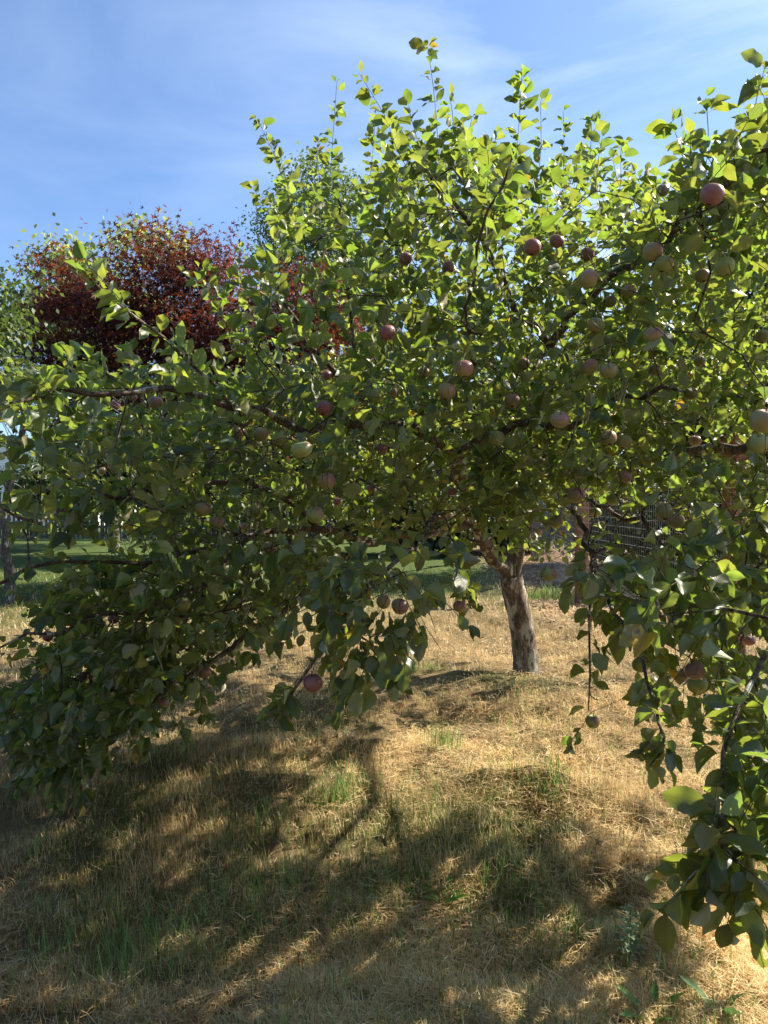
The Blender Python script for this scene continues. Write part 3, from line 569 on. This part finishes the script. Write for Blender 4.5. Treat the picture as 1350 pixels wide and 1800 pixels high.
for lim in sorted(tb):
    if lim == 0: continue
    V, Qd = tb[lim]; lo = mesh_np('limb', V, [np.array(Qd)], M_BARK, tree)
    s = LL == lim
    if s.any():
        nr = s & (LP[:, 1] < 3.3); fr = s & ~nr
        tm = []
        # one foliage mesh per limb, finer leaves where they hang near the path
        parts = []
        for mask, T in ((nr, T_FINE), (fr, T_MED)):
            if mask.any(): parts.append(scatter('foliage', M_LEAF, lo, T, LP[mask], LY[mask], LN[mask], LS[mask], tin[mask]))
        if len(parts) == 2:
            import bmesh
            a, b = parts; bm = bmesh.new(); bm.from_mesh(a.data); bm.from_mesh(b.data); nm = bpy.data.meshes.new('foliage'); bm.to_mesh(nm); bm.free(); nm.materials.append(M_LEAF); a.data = nm; bpy.data.objects.remove(b)
# apples
def apple_mat(name, g, bl, amt):
    m, n, out = mat_new(name); l = n.links.new; tcn = n.nodes.new('ShaderNodeTexCoord'); oi = n.nodes.new('ShaderNodeObjectInfo')
    sx = n.nodes.new('ShaderNodeSeparateXYZ'); l(tcn.outputs['Object'], sx.inputs[0])
    nz = noise(n, 2.2, 4, tcn.outputs['Object']); st = noise(n, 9, 5, tcn.outputs['Object'])
    f = math_(n, 'ADD', math_(n, 'MULTIPLY', sx.outputs[0], .55), math_(n, 'MULTIPLY', sx.outputs[2], .45)); f = math_(n, 'ADD', f, math_(n, 'MULTIPLY', math_(n, 'ADD', nz, st), .5)); f = math_(n, 'ADD', f, math_(n, 'MULTIPLY', oi.outputs['Random'], .3))
    c = mixc(n, ramp(n, f, .95 - amt, 1.35 - amt), g, bl); sp = ramp(n, noise(n, 26, 2, tcn.outputs['Object']), .66, .70); c = mixc(n, math_(n, 'MULTIPLY', sp, .35), c, (.45, .38, .22))
    blm = ramp(n, noise(n, 5, 4, tcn.outputs['Object']), .35, .7); c = mixc(n, math_(n, 'MULTIPLY', blm, .16), c, (.42, .38, .42))
    p = n.nodes.new('ShaderNodeBsdfPrincipled'); p.inputs['Roughness'].default_value = .42; p.inputs['Subsurface Weight'].default_value = .08; p.inputs['Subsurface Radius'].default_value = (.3, .2, .1); p.inputs['Subsurface Scale'].default_value = .05; l(c, p.inputs['Base Color']); l(p.outputs[0], out.inputs[0]); return m
AM = [apple_mat('apple_skin_green', (.24, .28, .07), (.30, .15, .09), .0), apple_mat('apple_skin_blush', (.26, .24, .09), (.31, .13, .11), .42), apple_mat('apple_skin_red', (.24, .14, .09), (.26, .09, .10), .8)]
M_STALK = plain_mat('apple_stalk', (.10, .07, .04)); M_CALYX = plain_mat('apple_calyx', (.09, .06, .04))
def apple_mesh(k, mat):
    V = []; Q = []; mi = []; nu = 28; prof = []
    for j in range(23):
        t = math.pi * j / 22; r_ = math.sin(t) * (.5 + .035 * math.cos(t)); z = .46 * math.cos(t)
        if t < .55: z -= .13 * (1 - t / .55) ** 1.5
        if t > math.pi - .45: z += .07 * (1 - (math.pi - t) / .45) ** 1.3
        prof.append((max(r_, .004), z))
    for j, (r_, z) in enumerate(prof):
        for i in range(nu):
            a = i * 2 * math.pi / nu; rr = r_ * (1 + .018 * math.cos(5 * a + k) * (1 if z < 0 else .4) + .025 * math.cos(a * 2 + k * 2)); V.append((rr * math.cos(a), rr * math.sin(a), z + .015 * math.cos(a + k) * (r_ * 2)))
            if j: i2 = (i + 1) % nu; Q.append(((j - 1) * nu + i, j * nu + i, j * nu + i2, (j - 1) * nu + i2)); mi.append(2 if j >= 21 else 0)
    b = len(V); pts = [(0, 0, .30), (.02, .01, .45), (.05, .02, .62)]
    for x_, y_, z_ in pts:
        for i in range(6): a = i * math.pi / 3; V.append((x_ + .022 * math.cos(a), y_ + .022 * math.sin(a), z_))
    for j in range(2):
        for i in range(6): i2 = (i + 1) % 6; Q.append((b + j * 6 + i, b + j * 6 + i2, b + (j + 1) * 6 + i2, b + (j + 1) * 6 + i)); mi.append(1)
    for i in range(5):   # dry sepals at the eye
        a = i * 2 * math.pi / 5; b = len(V); V += [(.02 * math.cos(a - .6), .02 * math.sin(a - .6), -.40), (.02 * math.cos(a + .6), .02 * math.sin(a + .6), -.40), (.075 * math.cos(a + .1), .075 * math.sin(a + .1), -.475), (.07 * math.cos(a - .1), .07 * math.sin(a - .1), -.475)]; Q.append((b, b + 1, b + 2, b + 3)); mi.append(2)
    o = mesh_np('apple', V, [np.array(Q)], None, None, mats=[mat, M_STALK, M_CALYX], mi=mi); me = o.data; bpy.data.objects.remove(o); return me
AMESH = [[apple_mesh(k * 2 + j, AM[k]) for j in range(2)] for k in range(3)]
RED = {(1252,342),(1032,447),(936,435),(788,470),(569,718),(979,424),(680,585),(550,1201),(1222,1179),(1315,1125),(84,1118),(203,712),(574,660),(795,864),(234,698),(713,455),(593,882),(200,1088)}
GREEN = {(530,790),(873,770),(895,779),(451,897),(554,905),(1078,878),(1047,901),(964,1008),(1042,1268),(1333,780),(1274,468),(322,1062),(412,1008),(242,1110),(205,1322),(430,1071),(412,1058),(448,1008),(458,1027),(407,1145),(418,1132),(261,1010),(783,925),(582,924),(569,930),(1167,464),(1127,1168),(492,772),(658,695),(1007,608),(1226,1204),(978,917)}
troot = Vector(tree.location)
for (p_, real, d), (px, py, dm) in zip(apples_pos, APPLES):
    k = 2 if (px, py) in RED else 0 if (px, py) in GREEN else 1
    o = bpy.data.objects.new('apple', AMESH[k][(px + py) % 2]); COL.objects.link(o); o.parent = tree; o.location = Vector(p_) - troot; s_ = real * 1.03; o.scale = (s_ * random.uniform(.95, 1.06), s_, s_ * random.uniform(.9, 1.08)); o.rotation_euler = (random.gauss(0, .25), random.gauss(0, .25), random.gauss(0, .5))

# ================================================================= BACKGROUND TREES
def bgtree(name, label, base, blobs, ntips, lpt, sizes, mat, bark, tmpl, trunk_pts=None, tr=.12, spread=.28, flat=.6, cat='tree', group=None, hangk=0.0, droop=.2):
    root = empty(name, (base[0], base[1], 0), label, cat, group); S = Skel(); r = S.add(np.array([base[0], base[1], -.1]), -1, 0, tr)
    cz = np.mean([b[2] for b in blobs]); cx = np.mean([b[0] for b in blobs]); cy = np.mean([b[1] for b in blobs])
    tp = trunk_pts or [np.array([base[0] + (cx - base[0]) * .2, base[1], cz * .35]), np.array([cx, cy, cz])]
    e = S.poly(tp, r, 0, tr * .9, tr * .3, .25, .02)
    wts = np.array([b[3] * b[4] * b[5] for b in blobs]) ** .8; wts /= wts.sum(); tips = []
    for _ in range(ntips):
        b = blobs[RNG.choice(len(blobs), p=wts)]; v = RNG.normal(0, 1, 3); v /= np.linalg.norm(v); v *= RNG.random() ** .45; tips.append(np.array(b[:3]) + v * np.array(b[3:6]))
    tips = np.array(tips); d = np.linalg.norm(tips - S.P[S.n - 1], axis=1)
    ends = [S.connect(t, .3, .05) for t in tips[np.argsort(d)]]; S.radii(.006, 2.2); tb = S.tubes(); V, Qd = tb[0]
    mesh_np('trunk', V, [np.array(Qd)], bark, root)
    E = np.repeat(S.P[ends], lpt, 0); n_ = len(E); off = RNG.normal(0, spread, (n_, 3)) * np.array([1, 1, flat]); P = E + off
    P[:, 2] -= hangk * np.abs(RNG.normal(0, 1, n_)); dirs = norm(off) * .7 + RNG.normal(0, .5, (n_, 3)) + np.array([0, 0, -droop]); nr = np.array([0, 0, .7]) + RNG.normal(0, .6, (n_, 3))
    ti = RNG.uniform(.6, 1.4, (n_, 1)) * np.ones((1, 3)); ti = np.concatenate([ti, np.zeros((n_, 1))], 1)
    P[:, 2] = np.maximum(P[:, 2], .08)
    scatter('crown', mat, root, tmpl, P, dirs, nr, RNG.uniform(sizes[0], sizes[1], n_), ti); return root
def blob(px, py, d, rpx, rpy, rd): c = at(px, py, d); return (*c, rpx / F * d, rd, rpy / F * d)
bgtree('red_maple_tree', 'dark red leaved maple tree with broad crown behind the left side of the apple tree', at(300, 1040, 13)[:2], [blob(290, 450, 13, 50, 50, .8), blob(240, 520, 13, 90, 70, 1.0), blob(110, 520, 13, 50, 60, .9), blob(90, 470, 13, 28, 26, .5), blob(160, 590, 13, 120, 80, 1.2), blob(360, 490, 13, 60, 80, 1.0), blob(330, 590, 13, 120, 90, 1.3), blob(80, 640, 13, 80, 60, 1.0), blob(398, 425, 13, 20, 34, .4), blob(215, 425, 13, 18, 22, .4), blob(430, 640, 13.2, 120, 120, 1.4), blob(560, 590, 13.4, 110, 110, 1.3), blob(480, 700, 13.4, 160, 80, 1.5), blob(230, 700, 13, 190, 70, 1.4)],
       1150, 36, (.06, .115), M_MAPLE, M_DBARK, T_STAR, tr=.14, spread=.22)
bgtree('birch_tree', 'tall fine leaved grey green tree rising behind the crown centre', at(555, 950, 26)[:2], [blob(560, 400, 26, 95, 120, 1.8), blob(500, 440, 26, 65, 110, 1.5), blob(610, 450, 26, 65, 120, 1.5), blob(555, 320, 26, 40, 50, .8), blob(500, 330, 26, 16, 30, .5), blob(620, 340, 26, 20, 40, .5), blob(550, 560, 26, 110, 90, 1.8)],
       420, 40, (.09, .17), M_BIRCH, M_GBARK, T_TINY, tr=.2, spread=.25)
bgtree('willow_tree', 'pale green feathery tree showing above the red maple', at(200, 960, 20)[:2], [blob(130, 470, 20, 60, 45, 1.2), blob(240, 430, 20, 40, 45, 1), blob(290, 420, 20, 40, 35, 1), blob(180, 560, 20, 130, 80, 1.5), blob(80, 560, 20, 50, 60, 1.2)],
       170, 34, (.12, .24), M_PALE, M_GBARK, T_TINY, tr=.16, spread=.32, droop=.9)
bgtree('leaning_tree', 'slim tree with grey bark leaning right at the left edge of the lawn', at(14, 1058, 10.6)[:2], [blob(-10, 560, 10.6, 50, 90, .9), blob(-60, 640, 10.6, 90, 90, .9), blob(20, 690, 10.6, 45, 50, .7), blob(-110, 560, 10.6, 90, 90, .9)],
       150, 40, (.07, .13), M_MID, M_GBARK, T_TINY, trunk_pts=[at(14, 1000, 10.6), at(10, 900, 10.6), at(22, 820, 10.6), at(42, 745, 10.6), at(30, 640, 10.6)], tr=.085, spread=.2, droop=.7)
bgtree('evergreen_tree', 'dark evergreen tree beyond the fence at the right edge', at(1420, 980, 17)[:2], [blob(1365, 470, 17, 90, 160, 1.5), blob(1370, 640, 17, 90, 160, 1.5), blob(1450, 700, 17, 120, 160, 1.5)],
       320, 44, (.12, .24), M_DARK, M_DBARK, T_TINY, tr=.2, spread=.3)
hz = [(760, 740, 36, 130, 130), (920, 730, 38, 140, 150), (1100, 710, 36, 150, 160), (1270, 690, 33, 140, 170), (640, 760, 34, 110, 110), (380, 790, 30, 120, 90)]
for i, (px, py, d, rx, ry) in enumerate(hz):
    bgtree('distant_tree', ['dark green tree far behind the crown centre', 'tree far behind the apple trunk', 'tree far beyond the wire fence near its far post', 'dark green tree far beyond the wire fence, right of the others', 'tree far off right of the red maple', 'dark tree far off behind the red maple'][i], at(px, 930, d)[:2], [blob(px, py, d, rx, ry, 2), blob(px - rx * .5, py + 40, d, rx * .6, ry * .7, 2), blob(px + rx * .5, py + 30, d, rx * .6, ry * .7, 2)],
           230, 50, (.22, .44), M_MID if i % 2 else M_DARK, M_DBARK, T_TINY, tr=.2, spread=.45, group='distant trees')
for bx_, by_, lb in [(-7.5, -4.5, 'added unseen dark tree behind the viewpoint on the left, cutting sky fill'), (-2.6, -6.0, 'added unseen dark tree straight behind the viewpoint, cutting sky fill'), (2.6, -6.0, 'added unseen dark tree behind the viewpoint on the right, cutting sky fill'), (-10.5, 1.0, 'added unseen dark tree off the left edge, cutting sky fill')]:  # added out-of-view trees: block sky fill so camera-facing sides go darker
    bgtree('fill_blocker_tree', lb, (bx_, by_), [(bx_, by_, 3.0, 2.4, 1.8, 2.6), (bx_, by_, 5.6, 2.2, 1.8, 2.4)], 260, 36, (.2, .38), M_DARK, M_DBARK, T_TINY, tr=.16, spread=.35, group='added out-of-view trees that cut the fill light')
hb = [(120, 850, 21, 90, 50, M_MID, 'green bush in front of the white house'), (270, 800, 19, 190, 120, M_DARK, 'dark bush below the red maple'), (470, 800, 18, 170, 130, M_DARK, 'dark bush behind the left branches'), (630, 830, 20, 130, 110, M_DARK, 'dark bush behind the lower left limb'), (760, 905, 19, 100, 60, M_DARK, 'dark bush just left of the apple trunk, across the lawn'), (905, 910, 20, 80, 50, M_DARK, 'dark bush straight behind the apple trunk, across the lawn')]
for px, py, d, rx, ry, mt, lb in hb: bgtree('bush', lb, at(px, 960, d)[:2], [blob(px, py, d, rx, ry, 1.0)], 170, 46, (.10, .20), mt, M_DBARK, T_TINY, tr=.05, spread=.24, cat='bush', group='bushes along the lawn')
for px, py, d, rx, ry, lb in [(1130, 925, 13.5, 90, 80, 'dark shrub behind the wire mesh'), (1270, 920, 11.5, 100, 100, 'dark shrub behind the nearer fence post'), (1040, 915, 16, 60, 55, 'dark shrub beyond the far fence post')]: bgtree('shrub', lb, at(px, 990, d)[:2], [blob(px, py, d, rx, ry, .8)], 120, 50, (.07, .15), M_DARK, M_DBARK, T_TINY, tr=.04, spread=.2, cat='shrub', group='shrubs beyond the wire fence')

# ================================================================= HOUSE, FENCES
M_WHITE = plain_mat('white_siding', (.78, .78, .76), .7, .04); M_TEAL = plain_mat('teal_roof', (.05, .17, .18), .6, .15); M_GLASS = plain_mat('dark_glass', (.03, .035, .04), .1)
hc = at(30, 930, 36); house = empty('white_house', (hc[0], hc[1], 0), 'white house with teal roof edge seen beyond the lawn at left', 'house')
hx, hy = hc[0], hc[1]; hw = 3.9; eave = 3.25; pk = 4.25
V = [(hx - hw, hy, 0), (hx + hw, hy, 0), (hx + hw, hy, eave), (hx, hy, pk), (hx - hw, hy, eave), (hx - hw, hy + 8, 0), (hx + hw, hy + 8, 0), (hx + hw, hy + 8, eave), (hx, hy + 8, pk), (hx - hw, hy + 8, eave)]
bmv = mesh_np('wall', V, [np.array([(0, 1, 2, 4), (5, 9, 7, 6), (0, 4, 9, 5), (1, 6, 7, 2)]), np.array([(4, 2, 3), (9, 8, 7)])], M_WHITE, house, smooth=False)
def roof_side(s):
    a = (hx, pk + .03); b = (hx + s * (hw + .45), eave + .03 - .45 * (pk - eave) / hw); V = []
    for yy in (hy - .35, hy + 8.35):
        for q, dz in ((a, 0), (b, 0), (b, .18), (a, .18)): V.append((q[0], yy, q[1] + dz))
    return V
for s in (-1, 1): mesh_np('roof', roof_side(s), [np.array([(0, 1, 2, 3), (4, 7, 6, 5), (0, 4, 5, 1), (3, 2, 6, 7), (1, 5, 6, 2), (0, 3, 7, 4)])], M_TEAL, house, smooth=False)
wf = boxes('window', [((hx + 1.6, hy - .03, 1.9), (1.1, .08, 1.1), 0)], M_WHITE, house); boxes('pane', [((hx + 1.6, hy - .075, 1.9), (.9, .02, .9), 0)], M_GLASS, wf)
M_PICK = plain_mat('weathered_board', (.10, .09, .082), .85, .3, 6)
pa, pb = at(-330, 945, 25), at(640, 945, 26); pk_ = empty('picket_fence', ((pa[0] + pb[0]) / 2, (pa[1] + pb[1]) / 2, 0), 'weathered grey picket fence along the far side of the lawn', 'fence')
ln_ = math.hypot(pb[0] - pa[0], pb[1] - pa[1]); ra = math.atan2(pb[1] - pa[1], pb[0] - pa[0]); bl = []; t = 0
while t < ln_: bl.append(((pa[0] + math.cos(ra) * t, pa[1] + math.sin(ra) * t, .82 + random.uniform(-.01, .01)), (.085, .02, 1.5), ra)); t += .155
boxes('pickets', bl, M_PICK, pk_)
mx_, my_ = (pa[0] + pb[0]) / 2, (pa[1] + pb[1]) / 2; boxes('rail', [((mx_, my_ + .035, .45), (ln_, .045, .09), ra)], M_PICK, pk_); boxes('rail', [((mx_, my_ + .035, 1.25), (ln_, .045, .09), ra)], M_PICK, pk_)
t = 0
while t < ln_: boxes('post', [((pa[0] + math.cos(ra) * t, pa[1] + math.sin(ra) * t + .11, .85), (.1, .1, 1.7), ra)], M_PICK, pk_); t += 2.4
# wire mesh fence on stained posts
M_POST = plain_mat('stained_post', (.21, .085, .045), .75, .3, 10); M_WIRE = plain_mat('galvanised_wire', (.36, .36, .35), .45, .1, 30, 0)
A0 = at(1022, 1060, 10.6); B0 = at(1288, 1180, 6.55); C0 = np.array([B0[0] + (B0[0] - A0[0]) * .65, B0[1] + (B0[1] - A0[1]) * .65, 0]); D0_ = np.array([A0[0] + 1.2, A0[1] + 7, 0]); D0_ = np.array([at(940, 1000, 17)[0], 17, 0])
wf_ = empty('wire_fence', (A0[0], A0[1], 0), 'galvanised wire mesh fence on reddish stained timber posts at right', 'fence')
def strand(V, Q, a, b, r_):
    a = np.array(a); b = np.array(b); t = norm(b - a); u = np.cross(t, [.3, .2, .9]); u /= np.linalg.norm(u); v_ = np.cross(t, u); bb = len(V)
    for p_ in (a, b):
        for q in range(4): an = q * math.pi / 2; V.append(p_ + r_ * (math.cos(an) * u + math.sin(an) * v_))
    for q in range(4): q2 = (q + 1) % 4; Q.append((bb + q, bb + q2, bb + 4 + q2, bb + 4 + q))
def panel(a, b, h=1.75):
    V, Q = [], []; dv = np.array([b[0] - a[0], b[1] - a[1], 0]); ln = np.linalg.norm(dv); dv /= ln; off = np.array([-dv[1], dv[0], 0]) * -.08; t = .08
    while t < ln - .05: q = np.array([a[0], a[1], 0]) + dv * t + off; strand(V, Q, q + [0, 0, .03], q + [0, 0, h], .0016); t += .0508
    z = .05
    while z < h: strand(V, Q, np.array([a[0], a[1], z]) + off, np.array([b[0], b[1], z]) + off, .0018); z += .1016
    mesh_np('wire_mesh', V, [np.array(Q)], M_WIRE, wf_, smooth=False)
panel(A0, B0); panel(B0, C0); panel(D0_, A0)
for q, r_ in ((A0, .14), (B0, .15), (C0, .15), (D0_, .14)): boxes('post', [((q[0], q[1], 1.05), (r_, r_, 2.2), .35)], M_POST, wf_, .008)

# ================================================================= SMALL THINGS ON THE GROUND
def gz3(px, py): g = gpt(px, py); return np.array([g[0], g[1], float(ground_h(g[0], g[1]))])
M_FALL = blade_mat('fallen_leaf', .3)
def one_leaf(name, label, px, py, size, col, tm, cat='leaf', group='fallen leaves on the dry grass', lift=.04):
    g = gz3(px, py) + np.array([0, 0, lift]); a = random.uniform(0, 6.28)
    o = scatter(name, M_FALL, None, tm, g[None], np.array([[math.cos(a), math.sin(a), .25]]), np.array([[random.gauss(0, .3), -.5, 1.0]]), np.array([size]), np.array([[*col, 1.0]])); return tag(o, label, cat, group)
for px, py, s, c, lb in [(825, 1242, .045, (.35, .02, .02), 'small crimson maple leaf fallen on the straw in front of the trunk'), (735, 1277, .04, (.33, .03, .02), 'red fallen leaf left of the crimson one'), (704, 1260, .06, (.45, .2, .11), 'pinkish brown curled leaf on the straw'),
        (922, 1232, .035, (.36, .09, .04), 'small rust coloured leaf below the trunk'), (650, 1480, .05, (.42, .28, .15), 'tan dry leaf in the middle of the sunny straw'), (840, 1310, .07, (.38, .22, .11), 'large brown curled leaf near the green tuft'),
        (750, 1570, .04, (.30, .09, .05), 'reddish brown leaf beside the bright green weed'), (1045, 1500, .05, (.16, .10, .07), 'dark brown dead leaf at the edge of the shade')]:
    one_leaf('fallen_leaf', lb, px, py, s, c, T_STAR)
one_leaf('pale_leaf', 'pale cream dry leaf lying in the shade near the bottom of the photo', 733, 1738, .06, (.62, .52, .34), T_FINE, 'leaf')
one_leaf('pale_leaf', 'small white curled leaf at the bottom edge of the photo', 475, 1778, .05, (.72, .70, .62), T_FINE, 'leaf')
def weed(label, px, py, n, length, wid, col, up=.5, name='weed'):
    g = gz3(px, py); root = empty(name, g, label, 'plant'); az = np.arange(n) * 2.4 + random.random(); T = [leaf_template(4, 10, .4, .25, .1, q, .0, wid) for q in range(2)]
    scatter('leaves', M_FALL, root, T, np.tile(g, (n, 1)), np.stack([np.cos(az), np.sin(az), np.full(n, up) + RNG.uniform(-.2, .5, n)], 1), np.tile([0, 0, 1.0], (n, 1)) + RNG.normal(0, .2, (n, 3)), RNG.uniform(.7, 1.1, n) * length, np.concatenate([np.array(col) * RNG.uniform(.7, 1.3, (n, 1)), np.ones((n, 1))], 1)); return root
weed('bright green broad bladed weed in the shade right of centre', 778, 1575, 6, .13, .2, (.16, .30, .05), 1.0)
weed('broad leaved dock plant at the bottom edge', 1148, 1795, 5, .17, .22, (.12, .24, .05), 1.1)
weed('single long leaved dock plant right of the other one', 1262, 1790, 3, .14, .25, (.09, .17, .05), 1.3)
# thistle: stem with rows of small prickly leaves
g = gz3(1108, 1700); th = empty('thistle', g, 'upright thistle with small prickly leaves beside the low leaf cluster', 'plant'); V, Q = [], []; H = .20
for k in range(10): strand(V, Q, g + np.array([0, 0, k * H / 10]), g + np.array([0, 0, (k + 1) * H / 10]), .0035)
mesh_np('stem', V, [np.array(Q)], plain_mat('thistle_stem', (.14, .2, .08)), th)
n_ = 34; t = np.linspace(.15, 1, n_); az = np.arange(n_) * 2.4; P = g + np.stack([t * 0, t * 0, t * H], 1)
scatter('leaves', M_FALL, th, [leaf_template(2, 8, .5, .2, .3, q, .5, .4) for q in range(2)], P, np.stack([np.cos(az), np.sin(az), np.full(n_, .55)], 1), np.tile([0, 0, 1.0], (n_, 1)), .05 * (1.1 - .45 * t) * RNG.uniform(.6, 1.3, n_), np.tile([.17, .25, .14, 1], (n_, 1)) * np.concatenate([RNG.uniform(.7, 1.3, (n_, 1))] * 3 + [np.ones((n_, 1))], 1))
print('scene built')
